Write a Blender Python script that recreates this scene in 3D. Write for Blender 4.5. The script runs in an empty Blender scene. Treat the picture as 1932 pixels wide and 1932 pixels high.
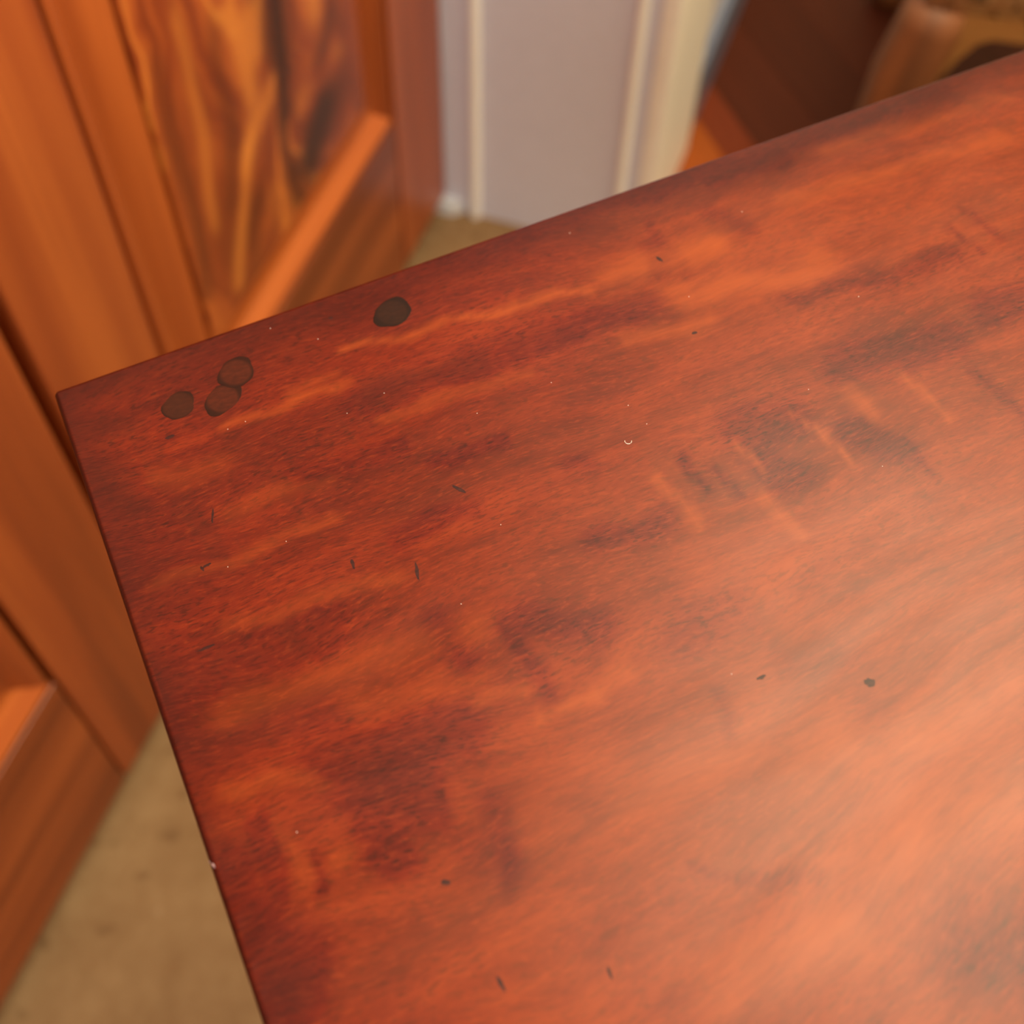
import bpy, bmesh, math, random
import numpy as np
from mathutils import Vector, Matrix

random.seed(7)
scene = bpy.context.scene
col = scene.collection

# ---------------------------------------------------------------- camera
cam_data = bpy.data.cameras.new('camera')
cam = bpy.data.objects.new('camera', cam_data)
col.objects.link(cam)
scene.camera = cam
PITCH, ROLL, YAW = 0.9937, -0.1065, 1.0876
CAM_H = 1.03
def room(v):                       # camera-yaw frame -> room frame (X along the wardrobe, Y towards it)
    c, s = math.cos(YAW), math.sin(YAW)
    return Vector((v[0]*c + v[1]*s, -v[0]*s + v[1]*c, v[2]))
fw = Vector((0, math.cos(PITCH), -math.sin(PITCH)))
r0, u0 = Vector((1, 0, 0)), Vector((0, math.sin(PITCH), math.cos(PITCH)))
rt = r0*math.cos(ROLL) + u0*math.sin(ROLL)
up = u0*math.cos(ROLL) - r0*math.sin(ROLL)
R_, U_, F_ = room(rt), room(up), room(fw)
cam.matrix_world = Matrix(((R_.x, U_.x, -F_.x, 0), (R_.y, U_.y, -F_.y, 0), (R_.z, U_.z, -F_.z, CAM_H), (0, 0, 0, 1)))
cam_data.sensor_width = 36
cam_data.lens = 2248.6/1932*36
cam_data.shift_x = (966-752.13)/1932
cam_data.shift_y = -(966-929.57)/1932
cam_data.clip_start = 0.01
cam_data.dof.use_dof = True
cam_data.dof.focus_distance = 0.345
cam_data.dof.aperture_fstop = 7.5

# ---------------------------------------------------------------- world and lights
world = bpy.data.worlds.new('sky')
scene.world = world
world.use_nodes = True
wn = world.node_tree.nodes; wl = world.node_tree.links
sky = wn.new('ShaderNodeTexSky'); sky.sky_type = 'HOSEK_WILKIE'
sky.sun_direction = Vector((0.3, -0.5, 0.8)).normalized(); sky.turbidity = 4
wl.new(sky.outputs['Color'], wn['Background'].inputs['Color'])
wn['Background'].inputs['Strength'].default_value = 0.35

def area(name, loc, target, sx, sy, power, color):
    l = bpy.data.lights.new(name, 'AREA'); l.shape = 'RECTANGLE'; l.size = sx; l.size_y = sy
    l.energy = power; l.color = color
    o = bpy.data.objects.new(name, l); col.objects.link(o); o.location = loc
    o.rotation_euler = (Vector(target)-Vector(loc)).to_track_quat('-Z', 'Y').to_euler()
    return o
SKYLIGHT = (0.42, 1.62, -1.25, 0.00)          # x0, x1, y0, y1 of the roof window
CEIL = 2.42
area('skylight_daylight', (1.02, -0.625, CEIL+0.018), (1.02, -0.625, 0), 1.18, 1.23, 64, (1.0, 0.85, 0.54))
WIN = (-1.25, 0.05, 0.85, 2.15)                  # x0, x1, z0, z1 of the window in wall_right
area('window_daylight', (-0.60, -2.195, 1.50), (-0.60, 0, 1.50), 1.20, 1.20, 43, (1.0, 0.92, 0.78))
FILL_WIN = (-0.70, 0.40, 1.00, 2.20)              # y0, y1, z0, z1 of the unseen window added in wall_front for fill
area('front_fill_light', (-1.495, -0.15, 1.60), (0, -0.15, 1.60), 1.10, 1.00, 20, (1.0, 0.97, 0.92))  # added fill lamp, brightens the taupe wall face

vs = scene.view_settings
vs.view_transform = 'Standard'; vs.look = 'None'; vs.gamma = 1.0; vs.use_curve_mapping = False
vs.exposure = 0.0
try:
    scene.cycles.max_bounces = 4; scene.cycles.diffuse_bounces = 3; scene.cycles.glossy_bounces = 3; scene.cycles.transmission_bounces = 4
except AttributeError:
    pass

# ---------------------------------------------------------------- helpers
def srgb(r, g, b):
    def f(c):
        c /= 255
        return c/12.92 if c <= 0.04045 else ((c+0.055)/1.055)**2.4
    return (f(r), f(g), f(b), 1)

class NT:
    """small helper to write node trees as expressions"""
    def __init__(self, name):
        self.m = bpy.data.materials.new(name); self.m.use_nodes = True
        self.t = self.m.node_tree; self.n = self.t.nodes; self.l = self.t.links
        self.b = self.n['Principled BSDF']
        self._obj = None
    def put(self, sock, v):
        if v is None: return
        if isinstance(v, bpy.types.NodeSocket): self.l.new(v, sock)
        else: sock.default_value = v
    def obj(self):
        if not self._obj:
            self._obj = self.n.new('ShaderNodeTexCoord').outputs['Object']
        return self._obj
    def sep(self, v):
        s = self.n.new('ShaderNodeSeparateXYZ'); self.put(s.inputs[0], v); return s.outputs
    def comb(self, x, y, z=0.0):
        s = self.n.new('ShaderNodeCombineXYZ')
        for i, q in enumerate((x, y, z)): self.put(s.inputs[i], q)
        return s.outputs[0]
    def ma(self, op, a, b=None, c=None, clamp=False):
        s = self.n.new('ShaderNodeMath'); s.operation = op; s.use_clamp = clamp
        for i, q in enumerate((a, b, c)): self.put(s.inputs[i], q)
        return s.outputs[0]
    def add(self, a, b): return self.ma('ADD', a, b)
    def sub(self, a, b): return self.ma('SUBTRACT', a, b)
    def mul(self, a, b): return self.ma('MULTIPLY', a, b)
    def noise(self, vec, scale=1.0, detail=2.0, rough=0.5, dist=0.0):
        s = self.n.new('ShaderNodeTexNoise'); self.put(s.inputs['Vector'], vec)
        s.inputs['Scale'].default_value = scale; s.inputs['Detail'].default_value = detail
        s.inputs['Roughness'].default_value = rough; s.inputs['Distortion'].default_value = dist
        return s.outputs['Fac']
    def rng(self, v, a, b, c=0.0, d=1.0, smooth=True):
        s = self.n.new('ShaderNodeMapRange'); s.interpolation_type = 'SMOOTHSTEP' if smooth else 'LINEAR'
        self.put(s.inputs[0], v)
        for i, q in enumerate((a, b, c, d)): self.put(s.inputs[i+1], q)
        return s.outputs[0]
    def ramp(self, v, stops):
        s = self.n.new('ShaderNodeValToRGB'); self.put(s.inputs[0], v); e = s.color_ramp.elements
        while len(e) < len(stops): e.new(0.5)
        for i, (p, c) in enumerate(stops): e[i].position = p; e[i].color = c
        return s.outputs[0]
    def mix(self, f, a, b, mode='MIX'):
        s = self.n.new('ShaderNodeMix'); s.data_type = 'RGBA'; s.blend_type = mode
        self.put(s.inputs[0], f); self.put(s.inputs[6], a); self.put(s.inputs[7], b)
        return s.outputs[2]
    def ellipse(self, x, y, cx, cy, a, b, ang=0.0, soft=0.5):
        """1 inside an ellipse, 0 outside"""
        dx, dy = self.sub(x, cx), self.sub(y, cy)
        ca, sa = math.cos(ang), math.sin(ang)
        p = self.add(self.mul(dx, ca/a), self.mul(dy, sa/a))
        q = self.add(self.mul(dx, -sa/b), self.mul(dy, ca/b))
        r = self.ma('SQRT', self.add(self.mul(p, p), self.mul(q, q)))
        return self.rng(r, 1+soft, 1-soft)
    def attr(self, name):
        s = self.n.new('ShaderNodeAttribute'); s.attribute_name = name; return s.outputs['Fac']
    def bump(self, h, strength, dist=0.001):
        s = self.n.new('ShaderNodeBump'); s.inputs['Strength'].default_value = strength
        s.inputs['Distance'].default_value = dist; self.put(s.inputs['Height'], h)
        self.l.new(s.outputs[0], self.b.inputs['Normal'])
    def done(self, color, rough=0.5, spec=0.5, coat=0.0, coat_rough=0.1):
        self.put(self.b.inputs['Base Color'], color); self.put(self.b.inputs['Roughness'], rough)
        self.b.inputs['Specular IOR Level'].default_value = spec
        self.b.inputs['Coat Weight'].default_value = coat
        self.b.inputs['Coat Roughness'].default_value = coat_rough
        return self.m

def mesh_obj(name, bm, mat, parent=None, smooth=False, loc=None):
    me = bpy.data.meshes.new(name); bm.normal_update(); bm.to_mesh(me); bm.free()
    if smooth:
        for p in me.polygons: p.use_smooth = True
    me.materials.append(mat)
    o = bpy.data.objects.new(name, me); col.objects.link(o)
    if parent: o.parent = parent
    if loc: o.location = loc
    return o
def tag(o, label=None, cat=None, group=None, kind=None):
    if label: o['label'] = label
    if cat: o['category'] = cat
    if group: o['group'] = group
    if kind: o['kind'] = kind
    return o
def empty(name, loc=(0, 0, 0), rz=0.0):
    o = bpy.data.objects.new(name, None); col.objects.link(o); o.location = loc; o.rotation_euler = (0, 0, rz)
    o.empty_display_size = 0.05
    return o
def box_bm(x0, x1, y0, y1, z0, z1, bevel=0.0, seg=2, bm=None):
    own = bm is None
    if own: bm = bmesh.new()
    vs_ = [bm.verts.new((x, y, z)) for z in (z0, z1) for y in (y0, y1) for x in (x0, x1)]
    for f in ((0, 2, 3, 1), (4, 5, 7, 6), (0, 1, 5, 4), (2, 6, 7, 3), (0, 4, 6, 2), (1, 3, 7, 5)):
        bm.faces.new([vs_[i] for i in f])
    if bevel and own:
        bmesh.ops.bevel(bm, geom=list(bm.edges), offset=bevel, segments=seg, profile=0.5, affect='EDGES')
    return bm
def prism_bm(poly, z0, z1):
    bm = bmesh.new()
    a = [bm.verts.new((x, y, z0)) for x, y in poly]; b = [bm.verts.new((x, y, z1)) for x, y in poly]
    n = len(poly); bm.faces.new(b); bm.faces.new(a[::-1])
    for i in range(n): bm.faces.new((a[i], a[(i+1) % n], b[(i+1) % n], b[i]))
    bmesh.ops.recalc_face_normals(bm, faces=list(bm.faces))
    return bm
def tube_bm(pts, radii, seg=14, squash=None, bm=None):
    """tapered tube through points (stacked rings in horizontal-ish frames)"""
    own = bm is None
    if own: bm = bmesh.new()
    rings = []
    for i, p in enumerate(pts):
        p = Vector(p)
        d = (Vector(pts[min(i+1, len(pts)-1)])-Vector(pts[max(i-1, 0)])).normalized()
        a = d.orthogonal().normalized() if abs(d.z) < 0.3 else (Vector((1, 0, 0))-d*d.x).normalized()
        b = d.cross(a)
        r = radii[i]
        ra, rb = (r, r) if not isinstance(r, tuple) else r
        rings.append([bm.verts.new(p + a*ra*math.cos(t) + b*rb*math.sin(t)) for t in [2*math.pi*k/seg for k in range(seg)]])
    for i in range(len(rings)-1):
        for k in range(seg):
            bm.faces.new((rings[i][k], rings[i][(k+1) % seg], rings[i+1][(k+1) % seg], rings[i+1][k]))
    bm.faces.new(rings[0][::-1]); bm.faces.new(rings[-1])
    bmesh.ops.recalc_face_normals(bm, faces=list(bm.faces))
    return bm

def stroke_field(P, strokes, unit=1.0):
    """sum of soft capsule strokes (x0, y0, x1, y1, half width, amount) at the points P"""
    P = np.asarray(P, float); out = np.zeros(len(P))
    for x0, y0, x1, y1, w, amt in strokes:
        a = np.array((x0, y0))*unit; d = np.array((x1, y1))*unit-a; w = w*unit
        L2 = max(d @ d, 1e-12)
        s = np.clip((P-a) @ d/L2, 0, 1)
        r = np.linalg.norm(P-a-s[:, None]*d, axis=1)/w
        out += amt*np.exp(-r**2.4*0.7)
    return np.clip(out, -1, 1)
def wobble(P, freq, amp):
    from mathutils import noise
    return np.array([(p[0]+amp*noise.noise((p[0]*freq, p[1]*freq, 1.3)), p[1]+amp*noise.noise((p[0]*freq, p[1]*freq, 7.7))) for p in P])
def set_attr(o, name, values):
    at = o.data.attributes.new(name, 'FLOAT', 'POINT'); at.data.foreach_set('value', np.asarray(values, np.float32))

# ---------------------------------------------------------------- materials
def paint(name, rgb, rough=0.45):
    t = NT(name); n = t.noise(t.obj(), 60, 3)
    c = t.mix(t.rng(n, 0.3, 0.7, 0, 0.12), srgb(*rgb), srgb(*[int(v*0.9) for v in rgb]))
    t.bump(t.noise(t.obj(), 220, 3), 0.08, 0.001)
    return t.done(c, rough)
M = {}
M['cream'] = paint('cream_paint', (252, 248, 240))
M['taupe'] = paint('taupe_paint', (220, 220, 236))
M['white'] = paint('white_gloss_paint', (226, 230, 238), 0.3)
M['bead'] = paint('bead_paint', (252, 250, 246))
M['skirting'] = paint('grey_skirting_paint', (104, 114, 140), 0.35)
M['ceiling'] = paint('ceiling_paint', (244, 240, 230), 0.8)
M['wall'] = paint('wall_paint', (226, 208, 176), 0.7)

def carpet_mat():
    t = NT('beige_carpet'); o = t.obj()
    a = t.noise(o, 16, 4, 0.6); b = t.noise(o, 60, 3, 0.7); s = t.noise(o, 34, 1, 0.4)
    c = t.ramp(a, [(0.3, srgb(144, 113, 80)), (0.7, srgb(162, 131, 95))])
    c = t.mix(t.rng(b, 0.35, 0.7, 0, 0.35), c, srgb(132, 98, 67))
    c = t.mix(t.rng(s, 0.66, 0.74, 0, 0.45), c, srgb(104, 75, 49))
    c = t.mix(t.rng(s, 0.30, 0.24, 0, 0.4), c, srgb(190, 160, 124))
    t.bump(t.noise(o, 700, 2), 0.6, 0.003)
    return t.done(c, 0.95, 0.1)
M['carpet'] = carpet_mat()

def straight_wood(name, axis, dark, mid, light, rough=0.33, fine=1.0, seed=0.0):
    """straight-grained wood; axis 'x','y','z' is the grain direction"""
    t = NT(name); x, y, z = t.sep(t.obj())
    k = {'x': 0, 'y': 1, 'z': 2}[axis]
    s1 = [26, 26, 26]; s1[k] = 1.3
    s2 = [160*fine]*3; s2[k] = 5
    s3 = [9, 9, 9]; s3[k] = 0.9
    def sc(s): return t.comb(t.add(t.mul(x, s[0]), seed), t.add(t.mul(y, s[1]), seed*1.7), t.mul(z, s[2]))
    a = t.noise(sc(s1), 1, 3, 0.55, 0.25); b = t.noise(sc(s2), 1, 3, 0.6); c3 = t.noise(sc(s3), 1, 2, 0.5, 0.6)
    f = t.add(t.mul(a, 0.62), t.mul(c3, 0.38))
    c = t.ramp(f, [(0.36, dark), (0.5, mid), (0.64, light)])
    c = t.mix(t.rng(b, 0.52, 0.78, 0, 0.35), c, dark)
    t.bump(b, 0.05, 0.0008)
    return t.done(c, rough, 0.5)
CD, CM, CL = srgb(124, 56, 29), srgb(158, 76, 37), srgb(182, 96, 46)
M['stile'] = straight_wood('mahogany_upright', 'z', CD, CM, CL)
M['rail'] = straight_wood('mahogany_crossways', 'x', srgb(118, 54, 26), srgb(150, 74, 36), srgb(176, 92, 44), seed=3.1)
M['mould_x'] = straight_wood('mahogany_moulding_crossways', 'x', srgb(146, 70, 32), srgb(180, 92, 42), srgb(204, 112, 52), seed=5.3)
M['mould_z'] = straight_wood('mahogany_moulding_upright', 'z', srgb(132, 60, 28), srgb(164, 80, 36), srgb(188, 98, 44), seed=6.1)
M['carcass'] = straight_wood('mahogany_carcass', 'z', srgb(92, 40, 20), srgb(112, 52, 26), srgb(130, 64, 32))
M['inside'] = straight_wood('wardrobe_inside_shade', 'z', srgb(10, 6, 4), srgb(13, 8, 5), srgb(16, 10, 6), rough=0.9)  # near-black: shade behind the door gap is put into this colour

def flame_mat(cx):
    """feathered crotch figure: streaks that sweep up into a dark vertical core at x = cx"""
    t = NT('flame_mahogany'); o = t.obj(); x, y, z = t.sep(o)
    w1 = t.noise(t.comb(t.mul(x, 7), 0.0, t.mul(z, 7)), 1, 3, 0.55)
    w2 = t.noise(t.comb(t.mul(x, 9), 5.0, t.mul(z, 6)), 1, 3, 0.55)
    xx = t.add(x, t.mul(t.sub(w1, 0.5), 0.10)); zz = t.add(z, t.mul(t.sub(w2, 0.5), 0.16))
    core_x = t.add(cx, t.mul(t.sub(t.noise(t.comb(1.0, 2.0, t.mul(z, 9)), 1, 2), 0.5), 0.05))
    ad = t.ma('ABSOLUTE', t.sub(xx, core_x))
    phi = t.add(t.mul(t.ma('POWER', t.add(ad, 0.0004), 0.62), 1.0), t.mul(zz, 0.46))
    near = t.rng(ad, 0.16, 0.02)
    # far from the core the streaks are upright, near it they feather outwards
    phi = t.add(t.mul(phi, near), t.mul(t.mul(ad, 2.2), t.sub(1.0, near)))
    bands = t.noise(t.comb(t.mul(phi, 34), t.mul(zz, 1.2), 0.0), 1, 3, 0.55, 0.3)
    fine = t.noise(t.comb(t.mul(phi, 140), t.mul(z, 3), 0.0), 1, 2, 0.6)
    c = t.ramp(bands, [(0.30, srgb(110, 46, 22)), (0.45, srgb(148, 66, 31)), (0.57, srgb(182, 92, 40)), (0.70, srgb(222, 138, 60))])
    c = t.mix(t.rng(fine, 0.5, 0.8, 0, 0.3), c, srgb(110, 48, 24))
    core = t.rng(ad, 0.018, 0.002)
    c = t.mix(t.mul(core, 0.8), c, srgb(70, 30, 16))
    tone = t.mul(t.attr('tone'), t.add(0.55, t.mul(w2, 0.9)))
    c = t.mix(t.rng(tone, 0.0, 0.9, smooth=False), c, srgb(222, 136, 58))
    c = t.mix(t.rng(tone, 0.0, -0.9, smooth=False), c, srgb(62, 28, 16))
    return t.done(c, 0.33, 0.5)

# ---------------------------------------------------------------- the room
def struct(name, bm, mat, parent=None, smooth=False):
    o = mesh_obj(name, bm, mat, parent, smooth); o['kind'] = 'structure'; return o
NIB_X, WALL_Y, FRONT_Y = 0.996, 0.184, 0.415      # return wall, long wall, wardrobe front
X0, X1, Y0 = -1.5, 2.75, -2.2
CARPET_X = 1.06
tag(struct('floor', box_bm(X0, CARPET_X, Y0, 0.95, -0.08, 0.0), M['carpet']), 'beige short-pile carpet flecked with brown under the table and wardrobe')
tag(struct('ceiling', None or box_bm(X0, SKYLIGHT[0], Y0, 0.95, CEIL, CEIL+0.1), M['ceiling']), 'white ceiling around the roof window')
ceil = bpy.data.objects['ceiling']
struct('ceiling_side', box_bm(SKYLIGHT[1], X1, Y0, 0.95, CEIL, CEIL+0.1), M['ceiling'])
struct('ceiling_end', box_bm(SKYLIGHT[0], SKYLIGHT[1], SKYLIGHT[3], 0.95, CEIL, CEIL+0.1), M['ceiling'])
struct('ceiling_strip', box_bm(SKYLIGHT[0], SKYLIGHT[1], Y0, SKYLIGHT[2], CEIL, CEIL+0.1), M['ceiling'])
# long wall that stands forward of the wardrobe recess
tag(struct('wall_left', box_bm(NIB_X, X1, WALL_Y, 0.95, 0.0, CEIL), M['taupe']), 'taupe painted return wall between the wardrobe and the doorway post')
tag(struct('wall_alcove', box_bm(X0, NIB_X, 0.95, 1.05, 0, CEIL), M['wall']), 'cream wall behind the wardrobe')
tag(struct('wall_back', box_bm(X1, X1+0.1, Y0-0.1, 0.95, 0, CEIL), M['wall']), 'cream end wall')
wfm = box_bm(X0-0.1, X0, Y0-0.1, FILL_WIN[0], 0, CEIL)
box_bm(X0-0.1, X0, FILL_WIN[1], 1.05, 0, CEIL, bm=wfm); box_bm(X0-0.1, X0, FILL_WIN[0], FILL_WIN[1], 0, FILL_WIN[2], bm=wfm); box_bm(X0-0.1, X0, FILL_WIN[0], FILL_WIN[1], FILL_WIN[3], CEIL, bm=wfm)
tag(struct('wall_front', wfm, M['wall']), 'cream wall behind the photographer')
wr = box_bm(X0, WIN[0], Y0-0.1, Y0, 0, CEIL)
box_bm(WIN[1], X1, Y0-0.1, Y0, 0, CEIL, bm=wr); box_bm(WIN[0], WIN[1], Y0-0.1, Y0, 0, WIN[2], bm=wr); box_bm(WIN[0], WIN[1], Y0-0.1, Y0, WIN[3], CEIL, bm=wr)
tag(struct('wall_right', wr, M['wall']), 'cream wall pierced by the window')

def glass_mat():
    t = NT('window_glass'); t.b.inputs['Transmission Weight'].default_value = 1.0
    t.b.inputs['Roughness'].default_value = 0.0; t.b.inputs['IOR'].default_value = 1.05
    t.put(t.b.inputs['Base Color'], (1, 1, 1, 1)); return t.m
M['glass'] = glass_mat()
wf = box_bm(WIN[0], WIN[1], Y0-0.08, Y0-0.03, WIN[2], WIN[2]+0.05)
box_bm(WIN[0], WIN[1], Y0-0.08, Y0-0.03, WIN[3]-0.05, WIN[3], bm=wf)
for xa, xb in ((WIN[0], WIN[0]+0.05), (-0.625, -0.575), (WIN[1]-0.05, WIN[1])): box_bm(xa, xb, Y0-0.08, Y0-0.03, WIN[2]+0.05, WIN[3]-0.05, bm=wf)
w1 = tag(struct('window_1', wf, M['white']), 'white framed window in the wall beside the table')
mesh_obj('pane', box_bm(WIN[0]+0.05, -0.625, Y0-0.058, Y0-0.052, WIN[2]+0.05, WIN[3]-0.05), M['glass'], w1)
mesh_obj('pane', box_bm(-0.575, WIN[1]-0.05, Y0-0.058, Y0-0.052, WIN[2]+0.05, WIN[3]-0.05), M['glass'], w1)
f3 = box_bm(X0-0.08, X0-0.03, FILL_WIN[0], FILL_WIN[1], FILL_WIN[2], FILL_WIN[2]+0.05)
box_bm(X0-0.08, X0-0.03, FILL_WIN[0], FILL_WIN[1], FILL_WIN[3]-0.05, FILL_WIN[3], bm=f3)
for ya, yb in ((FILL_WIN[0], FILL_WIN[0]+0.05), (FILL_WIN[1]-0.05, FILL_WIN[1])): box_bm(X0-0.08, X0-0.03, ya, yb, FILL_WIN[2]+0.05, FILL_WIN[3]-0.05, bm=f3)
w3 = tag(struct('fill_window', f3, M['white']), 'white framed window added for fill light in the wall behind the photographer')
mesh_obj('pane', box_bm(X0-0.058, X0-0.052, FILL_WIN[0]+0.05, FILL_WIN[1]-0.05, FILL_WIN[2]+0.05, FILL_WIN[3]-0.05), M['glass'], w3)
a, b, c_, d = SKYLIGHT
sf = box_bm(a, b, c_, c_+0.03, CEIL+0.02, CEIL+0.08)
box_bm(a, b, d-0.03, d, CEIL+0.02, CEIL+0.08, bm=sf); box_bm(a, a+0.03, c_+0.03, d-0.03, CEIL+0.02, CEIL+0.08, bm=sf); box_bm(b-0.03, b, c_+0.03, d-0.03, CEIL+0.02, CEIL+0.08, bm=sf)
w2 = tag(struct('window_2', sf, M['white']), 'white framed roof window in the ceiling')
mesh_obj('pane', box_bm(a+0.03, b-0.03, c_+0.03, d-0.03, CEIL+0.05, CEIL+0.056), M['glass'], w2)

# bead mouldings on the return wall, cream lining at its corner, skirting beyond
def bead(name, y0, y1, label):
    bm = bmesh.new(); n = 10; ym, r = (y0+y1)/2, (y1-y0)/2
    prof = [(NIB_X+0.001, y1)]+[(NIB_X-0.008*math.sin(math.pi*k/n), ym+r*math.cos(math.pi*k/n)) for k in range(n+1)]+[(NIB_X+0.001, y0)]
    lo = [bm.verts.new((x, y, 0.0)) for x, y in prof]; hi = [bm.verts.new((x, y, CEIL)) for x, y in prof]
    for i in range(len(prof)-1): bm.faces.new((lo[i], lo[i+1], hi[i+1], hi[i]))
    bm.faces.new(lo); bm.faces.new(hi[::-1])
    bmesh.ops.recalc_face_normals(bm, faces=list(bm.faces))
    o = struct(name, bm, M['bead']); o['label'] = label
bead('trim_1', 0.3710, 0.3840, 'rounded cream bead down the taupe wall, next to the wardrobe')
bead('trim_2', 0.2010, 0.2125, 'rounded cream bead down the taupe wall, next to the corner post')
tag(struct('trim_3', box_bm(NIB_X-0.004, 1.190, WALL_Y-0.014, WALL_Y+0.004, 0, 2.2, 0.003), M['cream']), 'flat cream door lining wrapping the corner of the taupe wall')
sk = box_bm(1.1905, X1, WALL_Y-0.010, WALL_Y, 0.0, 0.085, 0.002)
tag(struct('baseboard_left', sk, M['skirting']), 'blue-grey skirting board along the wall beyond the door lining')
# little painted block at the foot of the wall under the wardrobe corner
blk = prism_bm([(NIB_X, 0.392), (NIB_X, 0.43), (NIB_X-0.012, 0.43), (NIB_X-0.012, 0.404)], 0.0, 0.018)
tag(struct('trim_4', blk, M['white']), 'small white skirting block at the foot of the wall under the wardrobe corner')

# wooden floor beyond the carpet, boards laid on the diagonal
def clip(poly, nx, ny, d):                       # keep nx*x + ny*y <= d
    out = []
    for i in range(len(poly)):
        p, q = poly[i], poly[(i+1) % len(poly)]
        a_, b_ = nx*p[0]+ny*p[1]-d, nx*q[0]+ny*q[1]-d
        if a_ <= 0: out.append(p)
        if a_*b_ < 0:
            s = a_/(a_-b_); out.append((p[0]+s*(q[0]-p[0]), p[1]+s*(q[1]-p[1])))
    return out
sub = struct('floor_boards', box_bm(CARPET_X, X1, Y0, 0.95, -0.08, -0.016), M['carcass'])
sub['label'] = 'diagonal polished floorboards beyond the carpet'
ang = math.radians(40)
dv, nv = (math.cos(ang), math.sin(ang)), (math.sin(ang), -math.cos(ang))   # along boards, across boards (into the room)
off = nv[0]*1.227+nv[1]*0.156
cols = [('orange', srgb(158, 78, 28)), ('rust', srgb(118, 50, 26)), ('brown', srgb(82, 34, 18)), ('umber', srgb(76, 31, 16))]  # board tones; the dark boards also carry shade put into their colour
PM = []
for nm, cc in cols:
    t = NT(nm+'_floorboard'); x, y, z = t.sep(t.obj())
    al = t.add(t.mul(x, dv[0]), t.mul(y, dv[1])); ac = t.add(t.mul(x, nv[0]), t.mul(y, nv[1]))
    g = t.noise(t.comb(t.mul(al, 4), t.mul(ac, 70)), 1, 3, 0.6)
    k = t.mix(t.rng(g, 0.4, 0.75, 0, 0.4), cc, tuple(v*0.6 for v in cc[:3])+(1,))
    PM.append(t.done(k, 0.55, 0.15))
edges = [-0.30, -0.20, -0.10, 0.0, 0.045]
while edges[-1] < 2.6: edges.append(edges[-1]+0.09)
for i in range(len(edges)-1):
    e0, e1 = off+edges[i]+0.0005, off+edges[i+1]-0.0005
    poly = [(dv[0]*s+nv[0]*e, dv[1]*s+nv[1]*e) for s, e in ((-6, e0), (6, e0), (6, e1), (-6, e1))]
    for h in ((-1, 0, -CARPET_X), (1, 0, X1), (0, 1, WALL_Y), (0, -1, -Y0)): poly = clip(poly, *h) if poly else poly
    if len(poly) < 3: continue
    m = PM[0] if edges[i+1] <= 0.001 else PM[1] if i == 3 else PM[2+i % 2]
    mesh_obj('plank', prism_bm(poly, -0.016, 0.0), m, sub)

# ---------------------------------------------------------------- wardrobe with two panelled doors
S, ZB = 1.005, 0.025
ward = empty('wardrobe', (0.327, 0.60, 0))
tag(ward, 'tall reddish mahogany wardrobe with two flame-figured panelled doors', 'wardrobe')
def wp(name, bm, mat, parent=ward, smooth=False):
    o = mesh_obj(name, bm, mat, None, smooth)
    o.parent = parent
    o.matrix_parent_inverse = Matrix.Translation(Vector((-0.327, -0.60, 0)))
    return o
XR, XL, TOP = 0.9925, -0.338, 2.05
YF, TH = FRONT_Y, 0.036
body = box_bm(XL, XL+0.02, YF+TH+0.001, 0.93, 0.0, TOP+0.03)
box_bm(XR-0.02, XR, YF+TH+0.001, 0.93, 0.0, TOP+0.03, bm=body)
box_bm(XL, XR, YF+TH+0.001, 0.93, TOP+0.03, TOP+0.06, bm=body)
box_bm(XL, XR, 0.92, 0.93, 0.03, TOP+0.03, bm=body)
wp('body', body, M['carcass'])
wp('plinth', box_bm(XL+0.02, XR-0.02, YF+TH+0.02, YF+TH+0.04, 0, 0.06), M['inside'])
wp('base_shelf', box_bm(XL+0.02, XR-0.02, YF+TH+0.001, 0.92, 0.06, 0.08), M['inside'])
wp('divider', box_bm(0.26, 0.40, YF+TH+0.060, YF+TH+0.07, 0.08, TOP+0.03), M['inside'])
wp('cornice', box_bm(XL-0.02, XR, YF-0.03, 0.93, TOP+0.06, TOP+0.12, 0.006), M['rail'])
FLAME = [(0.700, 0.322, 0.735, 0.345, 0.030, -0.85), (0.740, 0.402, 0.760, 0.420, 0.016, -0.5), (0.684, 0.54, 0.672, 0.40, 0.010, -0.9), (0.700, 0.50, 0.690, 0.43, 0.012, -0.4),
         (0.632, 0.505, 0.616, 0.44, 0.010, 0.6), (0.664, 0.432, 0.600, 0.41, 0.010, 0.6), (0.600, 0.41, 0.565, 0.32, 0.010, 0.6), (0.640, 0.47, 0.650, 0.50, 0.008, 0.5),
         (0.720, 0.50, 0.745, 0.44, 0.012, 0.5), (0.700, 0.385, 0.765, 0.385, 0.012, 0.35), (0.600, 0.52, 0.575, 0.40, 0.010, -0.4), (0.560, 0.56, 0.545, 0.40, 0.006, 0.4),
         (0.610, 0.36, 0.590, 0.29, 0.012, -0.4), (0.640, 0.34, 0.660, 0.28, 0.014, 0.25), (0.775, 0.48, 0.780, 0.40, 0.010, -0.3), (0.525, 0.55, 0.520, 0.35, 0.008, -0.35)]
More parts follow.
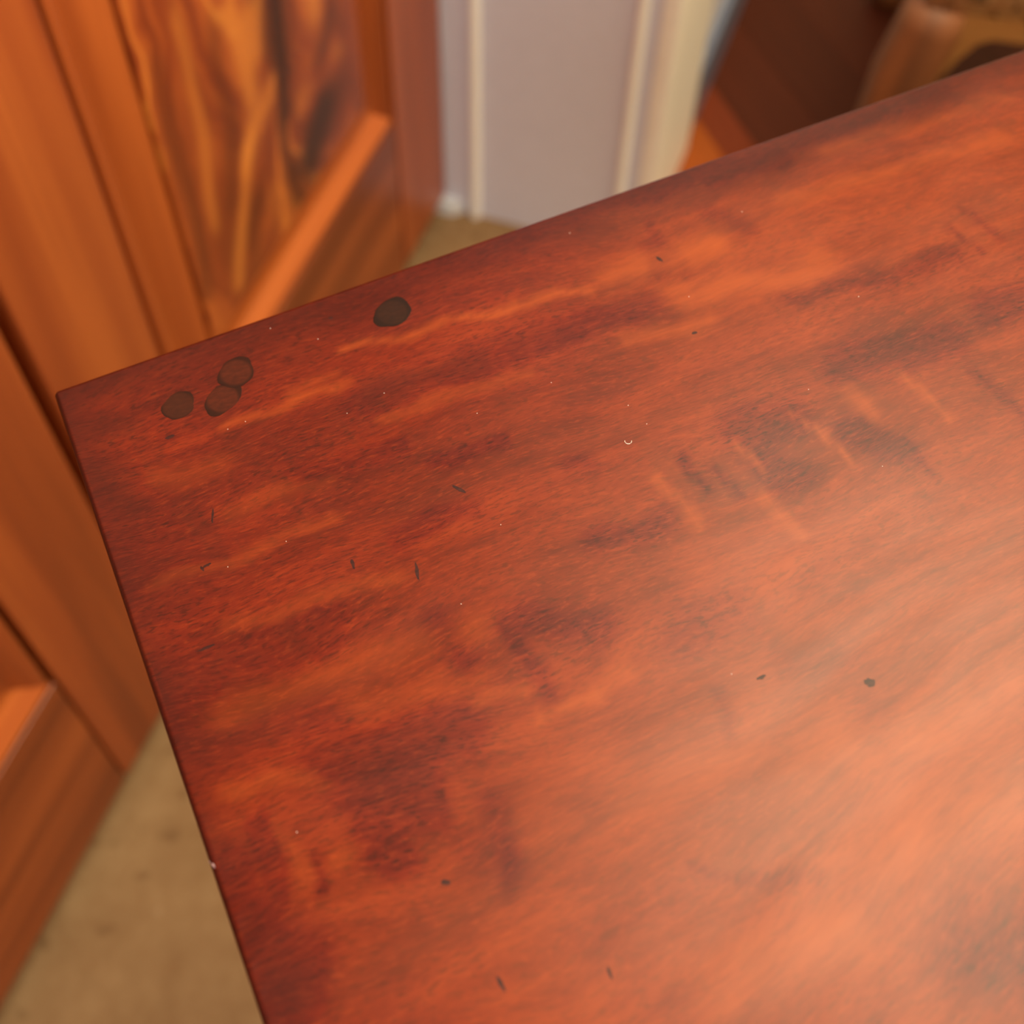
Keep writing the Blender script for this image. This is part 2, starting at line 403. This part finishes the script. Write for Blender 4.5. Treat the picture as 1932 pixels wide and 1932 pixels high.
def door(x0, x1, so, si, flame_x, label):
    """x0..x1 door edges; so/si = outer and inner bevel edges (left_outer, left_inner, right_inner, right_outer)"""
    lo, li, ri, ro = so[0], si[0], si[1], so[1]
    z0, zo, zi = ZB, ZB+0.2085*S, ZB+0.2700*S
    zt, zti, zto = TOP, TOP-0.115-0.06, TOP-0.115
    d = wp('door', box_bm(x0+0.002, x1-0.002, YF+TH-0.004, YF+TH, z0+0.002, zt-0.002), M['inside'])
    d['label'] = label
    def sp(name, bm, mat, smooth=False):
        o = mesh_obj(name, bm, mat, None, smooth); o.parent = d
        return o
    g = 0.0026
    sp('stile', box_bm(x0, lo-g, YF, YF+TH-0.004, z0, zt, 0.0015), M['stile'])
    sp('stile', box_bm(ro+g, x1, YF, YF+TH-0.004, z0, zt, 0.0015), M['stile'])
    sp('rail', box_bm(lo+g*0.3, ro-g*0.3, YF+0.0004, YF+TH-0.004, z0, zo-g, 0.001), M['rail'])
    sp('rail', box_bm(lo+g*0.3, ro-g*0.3, YF+0.0004, YF+TH-0.004, zto+g, zt, 0.001), M['rail'])
    # sloping mouldings: a lipped outer edge then a broad bevel falling towards the panel
    prof = [(0.0, 0.030), (0.0, 0.006), (0.03, 0.0015), (0.07, 0.001), (0.11, 0.0025), (0.32, 0.0140), (0.40, 0.0155), (0.50, 0.0145), (0.75, 0.0085), (0.93, 0.0045), (0.955, 0.007), (0.955, 0.030)]
    def side(pa, pb, qa, qb, mat):                # outer a,b  inner a,b
        bm = bmesh.new(); A, B = [], []
        for s, y in prof:
            A.append(bm.verts.new((pa[0]+(qa[0]-pa[0])*s, YF+y, pa[1]+(qa[1]-pa[1])*s)))
            B.append(bm.verts.new((pb[0]+(qb[0]-pb[0])*s, YF+y, pb[1]+(qb[1]-pb[1])*s)))
        for k in range(len(prof)-1): bm.faces.new((A[k], B[k], B[k+1], A[k+1]))
        bm.faces.new(A); bm.faces.new(B[::-1]); bm.faces.new((A[0], A[-1], B[-1], B[0]))
        bmesh.ops.recalc_face_normals(bm, faces=list(bm.faces))
        sp('moulding', bm, mat)
    o = [(lo+g, zo), (ro-g, zo), (ro-g, zto), (lo+g, zto)]; i_ = [(li, zi), (ri, zi), (ri, zti), (li, zti)]
    side(o[0], o[1], i_[0], i_[1], M['mould_x']); side(o[1], o[2], i_[1], i_[2], M['mould_z'])
    side(o[2], o[3], i_[2], i_[3], M['mould_x']); side(o[3], o[0], i_[3], i_[0], M['mould_z'])
    bm = bmesh.new(); nx, nz = 76, 96; gz = [zi+(zti-zi)*(k/nz)**1.5 for k in range(nz+1)]
    gr = [[bm.verts.new((li+(ri-li)*i/nx, YF+0.002, z)) for i in range(nx+1)] for z in gz]
    for j in range(nz):
        for i in range(nx): bm.faces.new((gr[j][i], gr[j][i+1], gr[j+1][i+1], gr[j+1][i]))
    rim = [gr[0][i] for i in range(nx+1)]+[gr[j][nx] for j in range(1, nz+1)]+[gr[nz][i] for i in range(nx-1, -1, -1)]+[gr[j][0] for j in range(nz-1, 0, -1)]
    bk = [bm.verts.new((v.co.x, YF+TH-0.005, v.co.z)) for v in rim]
    for i in range(len(rim)): bm.faces.new((rim[i], bk[i], bk[(i+1) % len(rim)], rim[(i+1) % len(rim)]))
    bmesh.ops.recalc_face_normals(bm, faces=list(bm.faces))
    pts = np.array([(v.co.x+0.672-flame_x, v.co.z) for v in bm.verts])
    pn = sp('panel', bm, flame_mat(flame_x))
    set_attr(pn, 'tone', stroke_field(wobble(pts, 14, 0.018), FLAME))
    return d
door(0.3327, XR, (0.4405, 0.868), (0.5060, 0.808), 0.672, 'flame-figured mahogany door beside the taupe wall')
door(XL, 0.3185, (-0.210, 0.2180), (-0.147, 0.155), -0.01, 'mahogany door standing behind the table end')

# ---------------------------------------------------------------- table
TZ = 0.74
TA = math.radians(-44.559)
table = empty('table', (0.16431, 0.20424, 0), TA)
tag(table, 'worn red mahogany table with rounded edges and round wooden plugs near its corner', 'table')
LX, LY = 1.30, 1.00

def table_mat():
    t = NT('worn_red_mahogany'); o = t.obj(); x, y, z = t.sep(o)
    # grain swings round a swirl in the middle of the board
    dx, dy = t.sub(x, 0.155), t.sub(y, -0.225)
    r2 = t.add(t.mul(t.mul(dx, dx), 90.0), t.mul(t.mul(dy, dy), 320.0))
    sw = t.ma('EXPONENT', t.mul(r2, -1.0))
    wv = t.noise(t.comb(t.mul(x, 7), t.mul(y, 16)), 1, 2, 0.5)
    gy = t.add(t.sub(y, t.mul(t.mul(sw, dx), 0.30)), t.mul(t.sub(wv, 0.5), 0.030))
    P = lambda a_, b_, s=0.0: t.comb(t.add(t.mul(x, a_), s), t.mul(gy, b_), s)
    broad = t.noise(P(5, 38, 1.0), 1, 3, 0.6, 0.3)
    streak = t.noise(P(34, 230, 2.0), 1, 3, 0.65, 0.3)
    fibre = t.noise(P(230, 1250, 3.0), 1, 3, 0.65, 0.4)
    pore = t.noise(P(300, 1350, 4.0), 1, 1, 0.5)
    blotch = t.noise(P(26, 34, 5.0), 1, 3, 0.6)
    f = t.add(t.add(t.mul(broad, 0.42), t.mul(streak, 0.33)), t.mul(blotch, 0.25))
    c = t.ramp(f, [(0.33, srgb(64, 11, 6)), (0.45, srgb(87, 18, 8)), (0.53, srgb(104, 26, 10)), (0.66, srgb(126, 41, 14))])
    # fibres and open pores
    c = t.mix(t.rng(fibre, 0.50, 0.66, 0, 0.62), c, srgb(52, 11, 7))
    c = t.mix(t.rng(fibre, 0.47, 0.32, 0, 0.40), c, srgb(136, 52, 20))
    pm = t.mul(t.rng(pore, 0.58, 0.67), t.rng(t.noise(P(22, 90, 8.0), 1, 2), 0.36, 0.60, 0.25, 1.0))
    c = t.mix(t.mul(pm, 0.62), c, srgb(38, 8, 5))
    # ripple figure: soft dark bars across the grain, in patches
    bars = t.noise(t.comb(t.mul(t.add(x, t.mul(y, 0.22)), 120), t.mul(y, 14), 6.0), 1, 3, 0.55, 0.4)
    patch = t.rng(t.noise(t.comb(t.mul(x, 11), t.mul(y, 24), 7.0), 1, 2), 0.44, 0.62)
    tone = t.attr('tone')
    bm_ = t.mul(t.rng(bars, 0.50, 0.70), t.ma('MAXIMUM', patch, t.mul(tone, -0.8)))
    c = t.mix(t.mul(bm_, 0.32), c, srgb(64, 22, 12))
    # broad light and dark figure of this board
    brk = t.mul(tone, t.add(-0.1, t.mul(t.add(blotch, streak), 1.1)))
    c = t.mix(t.rng(brk, 0.0, -1.5, smooth=False), c, srgb(44, 13, 9))
    c = t.mix(t.rng(brk, 0.0, 1.3, smooth=False), c, srgb(152, 68, 24))
    # old dark polish left along both edges, then painted shade on the left rim
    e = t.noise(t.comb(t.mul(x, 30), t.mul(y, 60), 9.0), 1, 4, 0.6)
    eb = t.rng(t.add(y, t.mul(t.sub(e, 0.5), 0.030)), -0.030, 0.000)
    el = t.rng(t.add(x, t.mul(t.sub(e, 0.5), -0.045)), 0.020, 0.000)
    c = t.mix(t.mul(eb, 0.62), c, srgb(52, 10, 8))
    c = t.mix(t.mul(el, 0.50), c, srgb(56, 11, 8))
    c = t.mix(t.mul(t.rng(t.add(x, t.mul(t.sub(e, 0.5), 0.0012)), 0.0018, 0.0004), 0.75), c, srgb(24, 6, 5))  # shade of the turned-away rim painted in as a near-black line
    # nicks, dents and stains
    h = t.mul(fibre, 0.12)
    t.bump(h, 0.07, 0.0006)
    rgh = t.rng(t.noise(P(20, 60, 11.0), 1, 3), 0.3, 0.7, 0.29, 0.35)
    return t.done(c, rgh, 0.30)
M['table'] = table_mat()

# tabletop: thick board, rounded corners and rounded upper edge; finely gridded where its figure is drawn
FIGURE = [
    (165, -150, 330, -170, 85, 0.40), (110, -235, 200, -240, 55, 0.36), (200, -35, 360, -45, 32, 0.36), (10, -180, 60, -200, 30, 0.22),
    (86.7, -44.0, 125.0, -46.2, 4.5, -0.55), (140.0, -46.8, 186.7, -49.3, 5, -0.40), (87.3, -24.5, 169.8, -34.8, 1.6, 0.75), (45.9, -36.9, 85.1, -39.1, 1.6, 0.6), (69.2, -34.5, 83.4, -34.4, 1.5, 0.35),
    (86.6, -52.9, 138.0, -57.0, 2.0, 0.35), (178.6, -32.7, 215.1, -37.4, 5, 0.55), (195.3, -51.0, 243.1, -59.0, 5, 0.45), (173.3, -59.8, 196.8, -61.5, 3, 0.4), (226.6, -66.1, 281.5, -72.6, 4, -0.3),
    (133.6, -95.2, 137.7, -95.7, 3, -0.27), (98.8, -76.8, 119.9, -79.4, 2.5, -0.3), (184.3, -103.4, 200.3, -106.7, 6, -0.6), (184.2, -117.9, 187.6, -123.6, 6, -0.5), (213.6, -119.3, 219.8, -128.5, 5, -0.55),
    (222.6, -95.2, 258.5, -100.8, 6, -0.5), (275.0, -97.0, 288.1, -98.4, 6, -0.5), (165.6, -105.1, 164.5, -118.8, 1.6, -0.45), (170.5, -111.5, 171.6, -124.1, 1.4, -0.35), (202.6, -104.5, 206.4, -125.9, 1.2, 0.5),
    (179.7, -106.5, 182.3, -118.1, 1.2, 0.45), (219.7, -105.0, 219.6, -115.8, 2.5, 0.45), (237.0, -104.3, 240.1, -125.5, 1.5, 0.35), (152.7, -109.3, 157.7, -127.3, 1.5, 0.4), (177.9, -125.0, 181.8, -140.4, 2, 0.35),
    (287.2, -59.5, 290.4, -74.4, 1.3, -0.35), (297.7, -59.3, 300.7, -74.2, 1.3, -0.3), (223.3, -126.0, 223.6, -140.4, 2.0, -0.3), (257.9, -114.3, 258.1, -136.2, 2, -0.3), (102.1, -132.9, 115.7, -143.5, 6, -0.36),
    (94.8, -133.1, 94.2, -157.9, 2.2, -0.33), (79.9, -126.3, 79.9, -136.6, 4, -0.35), (90.4, -159.4, 106.7, -160.3, 2, 0.4), (76.8, -150.0, 88.7, -150.5, 2, 0.4), (107.4, -159.0, 117.3, -155.2, 3, 0.3),
    (38.8, -148.7, 68.2, -155.7, 7, -0.42), (43.6, -158.4, 50.7, -169.0, 7, -0.45), (71.5, -173.8, 67.2, -193.2, 3, -0.30), (61.2, -183.6, 66.0, -191.3, 5, -0.22), (36.9, -171.5, 43.2, -179.9, 4, -0.45),
    (55.8, -163.8, 56.2, -175.8, 3, -0.3), (14.3, -157.2, 12.2, -178.5, 2.2, -0.36), (22.7, -166.6, 22.7, -177.7, 1.6, -0.3), (17.8, -163.0, 19.9, -172.4, 2.6, 0.24), (9.6, -146.3, 36.8, -153.9, 2, 0.4),
    (27.2, -171.4, 35.2, -172.1, 2, 0.3), (4.9, -164.4, 3.7, -180.0, 4, -0.4), (1.2, -105.9, -1.2, -116.5, 5, -0.7), (4.9, -111.0, 15.7, -114.2, 3, -0.35), (6.8, -38.9, 12.4, -53.9, 5, -0.6),
    (3.4, -20.2, 18.0, -22.6, 4, -0.4), (5.2, -183.3, 12.4, -189.1, 6, -0.4), (5.8, -196.3, 8.4, -199.9, 5, -0.45), (-1.8, -70.7, 30.7, -78.0, 2, -0.3), (17.2, -109.8, 28.4, -112.3, 1.5, -0.35),
    (11.0, -80.3, 64.7, -82.2, 2, 0.3), (25.4, -103.2, 74.6, -105.8, 2.5, 0.3), (15.0, -125.4, 86.4, -129.3, 4, 0.35), (46.6, -136.4, 80.5, -141.9, 4, 0.3), (37.6, -112.2, 49.2, -114.0, 5, -0.4),
    (79.3, -94.8, 102.1, -95.6, 3, -0.25), (58.7, -63.2, 90.7, -67.8, 3, -0.2), (21.3, -45.7, 39.8, -50.2, 4, 0.25), (35.1, -64.4, 67.2, -67.2, 3, 0.25), (106.5, -208.5, 131.6, -223.6, 2, -0.35),
    (154.6, -249.8, 163.8, -255.1, 10, -0.45), (167.4, -190.9, 164.1, -200.2, 4, -0.25), (141.3, -197.6, 184.8, -201.9, 6, 0.25), (134.8, -218.9, 183.7, -223.8, 7, 0.25), (102.4, -187.6, 131.7, -188.8, 5, 0.2),
    (97.8, -232.5, 130.7, -235.6, 6, 0.35), (75.9, -210.3, 102.5, -212.8, 5, -0.15), (128.5, -119.5, 147.9, -120.8, 4, -0.35), (135.7, -153.5, 152.1, -155.8, 5, -0.3), (133.4, -170.7, 130.8, -185.3, 1.5, -0.25),
    (154.6, -172.2, 170.2, -177.6, 5, -0.2), (231.5, -6.6, 254.9, -9.5, 4, -0.5), (265.7, -5.9, 323.9, -4.0, 3, -0.35), (158.8, 1.1, 220.6, -4.1, 4, -0.45), (202.6, -17.8, 201.5, -43.8, 2, -0.3),
    (198.2, -29.1, 195.4, -40.9, 3, -0.4), (222.3, -22.0, 229.6, -36.5, 3, -0.25), (273.8, -13.0, 344.8, -17.9, 2.5, 0.35), (246.9, -28.6, 330.9, -35.7, 3, 0.3),
]
def outline(inset, rc):
    pts = []
    for cx, cy, a0 in ((LX-rc, -rc, 0), (rc, -rc, 90), (rc, -LY+rc, 180), (LX-rc, -LY+rc, 270)):
        for k in range(6):
            a_ = math.radians(a0+18*k); r_ = rc-inset
            pts.append((cx+r_*math.cos(a_), cy+r_*math.sin(a_)))
    return pts
bm = bmesh.new(); RE = 0.0014; rings = []
rings.append([bm.verts.new((x, y, TZ-0.022)) for x, y in outline(0.0012, 0.0017)])
rings.append([bm.verts.new((x, y, TZ-0.020)) for x, y in outline(0.0, 0.0017)])
for k in range(7):
    a_ = math.pi/2*k/6
    rings.append([bm.verts.new((x, y, TZ-RE+RE*math.sin(a_))) for x, y in outline(RE*(1-math.cos(a_)), 0.0017)])
for a_, b_ in zip(rings, rings[1:]):
    for i in range(24): bm.faces.new((a_[i], a_[(i+1) % 24], b_[(i+1) % 24], b_[i]))
bm.faces.new(rings[0][::-1])
# flat top: a fine grid for the corner region stitched to the rim
x0_, x1_, y0_, y1_ = RE+0.0006, LX-RE-0.0006, -LY+RE+0.0006, -RE-0.0006
gx = list(np.arange(x0_, 0.44, 0.002))+list(np.linspace(0.46, x1_, 8)); gy_ = list(np.linspace(y0_, -0.33, 8))+list(np.arange(-0.32, y1_-0.0005, 0.002))+[y1_]
gv = [[bm.verts.new((x, y, TZ)) for x in gx] for y in gy_]
for j in range(len(gy_)-1):
    for i in range(len(gx)-1): bm.faces.new((gv[j][i], gv[j][i+1], gv[j+1][i+1], gv[j+1][i]))
gr_rim = [gv[-1][i] for i in range(len(gx)-1, -1, -1)]+[gv[j][0] for j in range(len(gy_)-2, -1, -1)]+[gv[0][i] for i in range(1, len(gx))]+[gv[j][-1] for j in range(1, len(gy_)-1)]
inner = [e for e in bm.edges if len(e.link_faces) == 1]
bmesh.ops.bridge_loops(bm, edges=inner)
bmesh.ops.recalc_face_normals(bm, faces=list(bm.faces))
fig_pts = np.array([(v.co.x, v.co.y) for v in bm.verts])
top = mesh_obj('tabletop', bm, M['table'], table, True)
top.data.set_sharp_from_angle(angle=math.radians(50))
set_attr(top, 'tone', stroke_field(wobble(wobble(fig_pts, 60, 0.004), 240, 0.0012), FIGURE, 0.001))
top['label'] = 'worn red mahogany board with rounded edges'
M['table_leg'] = straight_wood('mahogany_table_frame', 'z', srgb(84, 28, 18), srgb(112, 40, 22), srgb(136, 54, 28))
ins, lw = 0.035, 0.042
for lx in (ins, LX-ins-lw):
    for ly in (-ins-lw, -LY+ins):
        b2 = bmesh.new(); q = []
        for z, k in ((0, 0.62), (0.55, 0.96), (0.58, 1.0), (TZ-0.022, 1.0)):
            cx, cy, hw = lx+lw/2, ly+lw/2, lw/2*k
            q.append([b2.verts.new((cx+sx*hw, cy+sy*hw, z)) for sx, sy in ((-1, -1), (1, -1), (1, 1), (-1, 1))])
        for r in range(3):
            for k in range(4): b2.faces.new((q[r][k], q[r][(k+1) % 4], q[r+1][(k+1) % 4], q[r+1][k]))
        b2.faces.new(q[0][::-1]); b2.faces.new(q[3])
        mesh_obj('leg', b2, M['table_leg'], table)
for (xa, xb, ya, yb) in ((ins+lw, LX-ins-lw, -ins-0.028, -ins-0.008), (ins+lw, LX-ins-lw, -LY+ins+0.008, -LY+ins+0.028),
                         (ins+0.008, ins+0.028, -LY+ins+lw, -ins-lw), (LX-ins-0.028, LX-ins-0.008, -LY+ins+lw, -ins-lw)):
    mesh_obj('apron', box_bm(xa, xb, ya, yb, TZ-0.135, TZ-0.022, 0.002), M['table_leg'], table)

# round plugs let into the top near the corner (two of them overlap)
def plug_mat(name, a_, b_):
    t = NT(name); o = t.obj(); x, y, z = t.sep(o)
    n = t.noise(t.comb(t.mul(x, 300), t.mul(y, 700)), 1, 3, 0.6)
    r = t.ma('SQRT', t.add(t.mul(x, x), t.mul(y, y)))
    c = t.ramp(n, [(0.35, a_), (0.65, b_)])
    c = t.mix(t.rng(t.add(r, t.mul(t.sub(n, 0.5), 0.002)), 0.0042, 0.0056, 0, 0.75), c, srgb(20, 7, 5))
    return t.done(c, 0.38, 0.25)
PMAT = [plug_mat('dark_plug', srgb(34, 16, 10), srgb(46, 22, 13)), plug_mat('brown_plug', srgb(56, 20, 11), srgb(76, 28, 15)), plug_mat('dull_plug', srgb(50, 20, 12), srgb(62, 26, 15))]
M['joint'] = plug_mat('plug_joint', srgb(44, 18, 14), srgb(60, 24, 18))
def plug(px, py, ra, rb, deg, mat, seed, zt, label):
    rnd = random.Random(seed)
    bm = bmesh.new(); n = 26; ca, sa = math.cos(math.radians(deg)), math.sin(math.radians(deg))
    ph = [rnd.uniform(0, 6.28) for _ in range(4)]
    def ring(k, z):
        out = []
        for i in range(n):
            t_ = 2*math.pi*i/n
            w = 1+0.05*math.sin(2*t_+ph[0])+0.05*math.sin(3*t_+ph[1])+0.03*math.sin(5*t_+ph[2])+0.015*math.sin(9*t_+ph[3])
            x_, y_ = ra*w*k*math.cos(t_), rb*w*k*math.sin(t_)
            out.append(bm.verts.new((x_*ca-y_*sa, x_*sa+y_*ca, z)))
        return out
    rs = [ring(1.0, -0.004), ring(1.0, zt-0.00002), ring(0.93, zt)]
    for a_, b_ in zip(rs, rs[1:]):
        for i in range(n): bm.faces.new((a_[i], a_[(i+1) % n], b_[(i+1) % n], b_[i]))
    bm.faces.new(rs[0][::-1]); bm.faces.new(rs[-1])
    o = mesh_obj('plug', bm, mat, table, False, (px, py, TZ)); o['label'] = label
    return o
plug(0.1088, -0.0165, 0.0066, 0.0056, 20, PMAT[0], 1, 0.00012, 'very dark round wooden plug standing alone')
plug(0.0549, -0.0180, 0.0064, 0.0054, 25, PMAT[1], 2, 0.00016, 'brown round wooden plug overlapping its neighbour')
plug(0.0478, -0.0262, 0.0066, 0.0050, 30, PMAT[1], 3, 0.00010, 'brown round wooden plug overlapped by its neighbour')
plug(0.0345, -0.0226, 0.0054, 0.0050, 35, PMAT[2], 4, 0.00008, 'dull brown round wooden plug closest to the corner')

# dark nicks and dents in the surface
M['nick'] = plug_mat('dark_nick', srgb(40, 20, 22), srgb(62, 28, 26))
for cx, cy, a_, b_, deg, amt in ((0.1001, -0.0871, 0.0026, 0.0006, -55, 0.9), (0.0629, -0.0973, 0.0017, 0.0005, -100, 0.85), (0.0782, -0.1075, 0.0027, 0.0005, 75, 0.9),
                               (0.0236, -0.0811, 0.0010, 0.0004, -75, 0.7), (0.0252, -0.0806, 0.0018, 0.0006, 5, 0.35), (0.1470, -0.1733, 0.0013, 0.0005, 0, 0.9), (0.1711, -0.1857, 0.0013, 0.0012, 0, 0.7),
                               (0.0508, -0.1880, 0.0013, 0.0007, -20, 0.7), (0.0531, -0.2140, 0.0022, 0.0005, -85, 0.8), (0.0768, -0.2215, 0.0014, 0.0004, 85, 0.6), (0.1907, -0.0654, 0.0009, 0.0006, 0, 0.7),
                               (0.1966, -0.0336, 0.0014, 0.0006, -70, 0.7), (0.0317, -0.0655, 0.0035, 0.0005, 70, 0.5), (0.3230, -0.0700, 0.0020, 0.0005, 15, 0.6), (0.0170, -0.1050, 0.0035, 0.0006, 0, 0.5),
                               (0.0285, -0.0330, 0.0014, 0.0006, 5, 0.6), (0.0900, -0.0100, 0.0010, 0.0008, 5, 0.5)):
    rnd = random.Random(cx); poly = []
    for k in range(14):
        q = 2*math.pi*k/14; w = 1+rnd.uniform(-0.25, 0.25)
        ex, ey = a_*w*math.cos(q), b_*w*math.sin(q)
        poly.append((ex*math.cos(math.radians(deg))-ey*math.sin(math.radians(deg)), ex*math.sin(math.radians(deg))+ey*math.cos(math.radians(deg))))
    if amt < 0.55: poly = [(x*0.7, y*0.7) for x, y in poly]
    mesh_obj('nick', prism_bm(poly, -0.0008, 0.00004), M['nick'], table, False, (cx, cy, TZ))
# pale specks of dust
speck = bmesh.new(); bmesh.ops.create_icosphere(speck, subdivisions=1, radius=0.00014)
dust_me = bpy.data.meshes.new('dust_speck'); speck.to_mesh(dust_me); speck.free()

# chip on the rounded end edge and a curl of lint on the top
M['chip'] = paint('pale_chip', (150, 122, 128), 0.6)
M['lint'] = paint('white_lint', (240, 226, 220), 0.9)
mesh_obj('chip', tube_bm([(0.0000, -0.1600, TZ-0.0008), (0.0007, -0.1612, TZ-0.0003), (0.0010, -0.1622, TZ-0.00025)], [0.0002, 0.00038, 0.0002], 8), M['chip'], table)
lint_pts = []
for k in range(9):
    a_ = math.radians(100+200*k/8); lint_pts.append((0.0010*math.cos(a_), 0.0010*math.sin(a_), 0.00016))
lint = mesh_obj('lint_fibre', tube_bm(lint_pts, [0.00010]*9, 6), M['lint'], None, True, (0.16431+0.1522*math.cos(TA)+0.0931*math.sin(TA), 0.20424+0.1522*math.sin(TA)-0.0931*math.cos(TA), TZ))
tag(lint, 'tiny curl of white lint lying on the red tabletop', 'lint')
dust_me.materials.append(M['lint'])
for dx_, dy_ in [(51.4, -37.5), (48.3, -82.7), (93.9, -45.6), (105.9, -103.3), (141.8, -63.9), (160.2, -89.9), (175.9, -10.1), (209.8, -99.2), (196.8, -51.7), (158.6, -81.5), (80.7, -47.9), (83.1, -16.5), (30.4, -83.6), (116.4, -64.8), (140.5, -169.4), (231.7, -26.6), (213.1, -131.5), (85.2, -121.6), (22.3, -162.2), (45.6, -37.9), (244.2, -74.7), (70.8, -5.6)]:
    dx_, dy_ = dx_/1000, dy_/1000
    o = bpy.data.objects.new('dust_speck', dust_me); col.objects.link(o)
    o.location = (0.16431+dx_*math.cos(TA)-dy_*math.sin(TA), 0.20424+dx_*math.sin(TA)+dy_*math.cos(TA), TZ+0.00010)
    tag(o, 'tiny pale speck of dust on the red tabletop', 'dust', 'dust specks on the tabletop')

# ---------------------------------------------------------------- carved chair beyond the table
M['chair_wood'] = straight_wood('carved_walnut', 'z', srgb(92, 54, 32), srgb(130, 78, 46), srgb(160, 102, 62), rough=0.6)
M['chair_rail'] = straight_wood('carved_walnut_rail', 'x', srgb(140, 96, 52), srgb(176, 128, 74), srgb(200, 156, 96), rough=0.45)
def tapestry():
    t = NT('woven_tapestry'); o = t.obj()
    a_ = t.noise(o, 40, 3, 0.6); b_ = t.noise(o, 90, 2, 0.5)
    c = t.ramp(a_, [(0.35, srgb(130, 98, 70)), (0.5, srgb(196, 164, 126)), (0.65, srgb(168, 124, 82))])
    c = t.mix(t.rng(b_, 0.58, 0.66, 0, 0.85), c, srgb(44, 28, 18))
    t.bump(t.noise(o, 500, 2), 0.5, 0.002)
    return t.done(c, 0.9, 0.1)
M['tapestry'] = tapestry()
chair = empty('side_chair', (1.045, -0.047, 0), math.radians(-84))
tag(chair, 'carved wooden chair with curved legs and a patterned woven seat', 'chair')
# local x runs along the front rail, local y towards the back of the seat
CW, CDp, SH = 0.54, 0.50, 0.345
def cabriole(x, y, sx, sy):
    pts = [(x, y, SH+0.002), (x+sx*0.002, y+sy*0.002, SH-0.02), (x+sx*0.010, y+sy*0.010, SH-0.06), (x+sx*0.016, y+sy*0.016, SH-0.12), (x+sx*0.008, y+sy*0.008, SH-0.20),
           (x-sx*0.002, y-sy*0.002, 0.09), (x+sx*0.004, y+sy*0.004, 0.05), (x+sx*0.016, y+sy*0.016, 0.025), (x+sx*0.018, y+sy*0.018, 0.0)]
    rd = [0.028, 0.030, 0.030, 0.026, 0.020, 0.016, 0.017, 0.024, 0.020]
    mesh_obj('leg', tube_bm(pts, rd, 16), M['chair_wood'], chair, True)
cabriole(0, 0, -1, -1); cabriole(CW, 0, 1, -1); cabriole(0.03, CDp, -1, 1); cabriole(CW-0.03, CDp, 1, 1)
def rail(p, q, name='seat_rail'):
    # serpentine apron: deep at the ends, arched in the middle
    bm = bmesh.new(); n = 48; d = Vector((q[0]-p[0], q[1]-p[1], 0)); nn = Vector((-d.y, d.x, 0)).normalized()*0.013
    R1 = []
    for i in range(n+1):
        s = i/n; pt = Vector((p[0], p[1], 0))+d*s
        e = min(s, 1-s)
        lo = SH-0.020-0.080*max(0, 1-e/0.075)**1.5
        R1.append([bm.verts.new((pt+nn*k).to_tuple()[:2]+(z,)) for k, z in ((-1, lo), (1, lo), (1, SH), (-1, SH))])
    for i in range(n):
        for k in range(4): bm.faces.new((R1[i][k], R1[i][(k+1) % 4], R1[i+1][(k+1) % 4], R1[i+1][k]))
    bm.faces.new(R1[0]); bm.faces.new(R1[-1][::-1])
    bmesh.ops.recalc_face_normals(bm, faces=list(bm.faces))
    mesh_obj(name, bm, M['chair_rail'], chair)
rail((0.01, 0), (CW-0.01, 0)); rail((0, 0.01), (0.03, CDp-0.01)); rail((CW, 0.01), (CW-0.03, CDp-0.01)); rail((0.04, CDp), (CW-0.04, CDp))
bm = bmesh.new(); nx, ny = 14, 12; grid = []
for j in range(ny+1):
    row = []
    for i in range(nx+1):
        u, v = i/nx, j/ny
        taper = 0.03*v
        x_ = -0.012+taper+(CW+0.024-2*taper)*u; y_ = -0.012+(CDp-0.012)*v
        h_ = (1-(2*u-1)**6)*(1-(2*v-1)**6)
        row.append(bm.verts.new((x_, y_, SH+0.050+0.040*h_)))
    grid.append(row)
for j in range(ny):
    for i in range(nx): bm.faces.new((grid[j][i], grid[j][i+1], grid[j+1][i+1], grid[j+1][i]))
rim = [grid[0][i] for i in range(nx+1)]+[grid[j][nx] for j in range(1, ny+1)]+[grid[ny][i] for i in range(nx-1, -1, -1)]+[grid[j][0] for j in range(ny-1, 0, -1)]
lowr = [bm.verts.new((v.co.x, v.co.y, SH+0.0005)) for v in rim]
for i in range(len(rim)): bm.faces.new((rim[i], lowr[i], lowr[(i+1) % len(rim)], rim[(i+1) % len(rim)]))
bm.faces.new(lowr)
bmesh.ops.recalc_face_normals(bm, faces=list(bm.faces))
mesh_obj('seat', bm, M['tapestry'], chair, True)
# back: two raked posts, a crest rail and an upholstered back panel
for px in (0.045, CW-0.045):
    mesh_obj('back_post', tube_bm([(px, CDp-0.005, SH+0.02), (px, CDp+0.01, 0.6), (px, CDp+0.05, 0.85), (px, CDp+0.10, 1.02)], [0.020, 0.019, 0.018, 0.016], 12), M['chair_wood'], chair, True)
crest = []
for k in range(13):
    s = k/12; crest.append((0.045+(CW-0.09)*s, CDp+0.10, 1.02+0.035*math.sin(math.pi*s)))
mesh_obj('crest_rail', tube_bm(crest, [0.020]*13, 10), M['chair_wood'], chair, True)
pb = bmesh.new()
q0 = [pb.verts.new(v) for v in ((0.07, CDp+0.005, 0.52), (CW-0.07, CDp+0.005, 0.52), (CW-0.07, CDp+0.085, 1.0), (0.07, CDp+0.085, 1.0))]
q1 = [pb.verts.new((v.co.x, v.co.y-0.03, v.co.z)) for v in q0]
pb.faces.new(q0); pb.faces.new(q1[::-1])
for k in range(4): pb.faces.new((q0[k], q1[k], q1[(k+1) % 4], q0[(k+1) % 4]))
bmesh.ops.recalc_face_normals(pb, faces=list(pb.faces))
mesh_obj('back_panel', pb, M['tapestry'], chair)
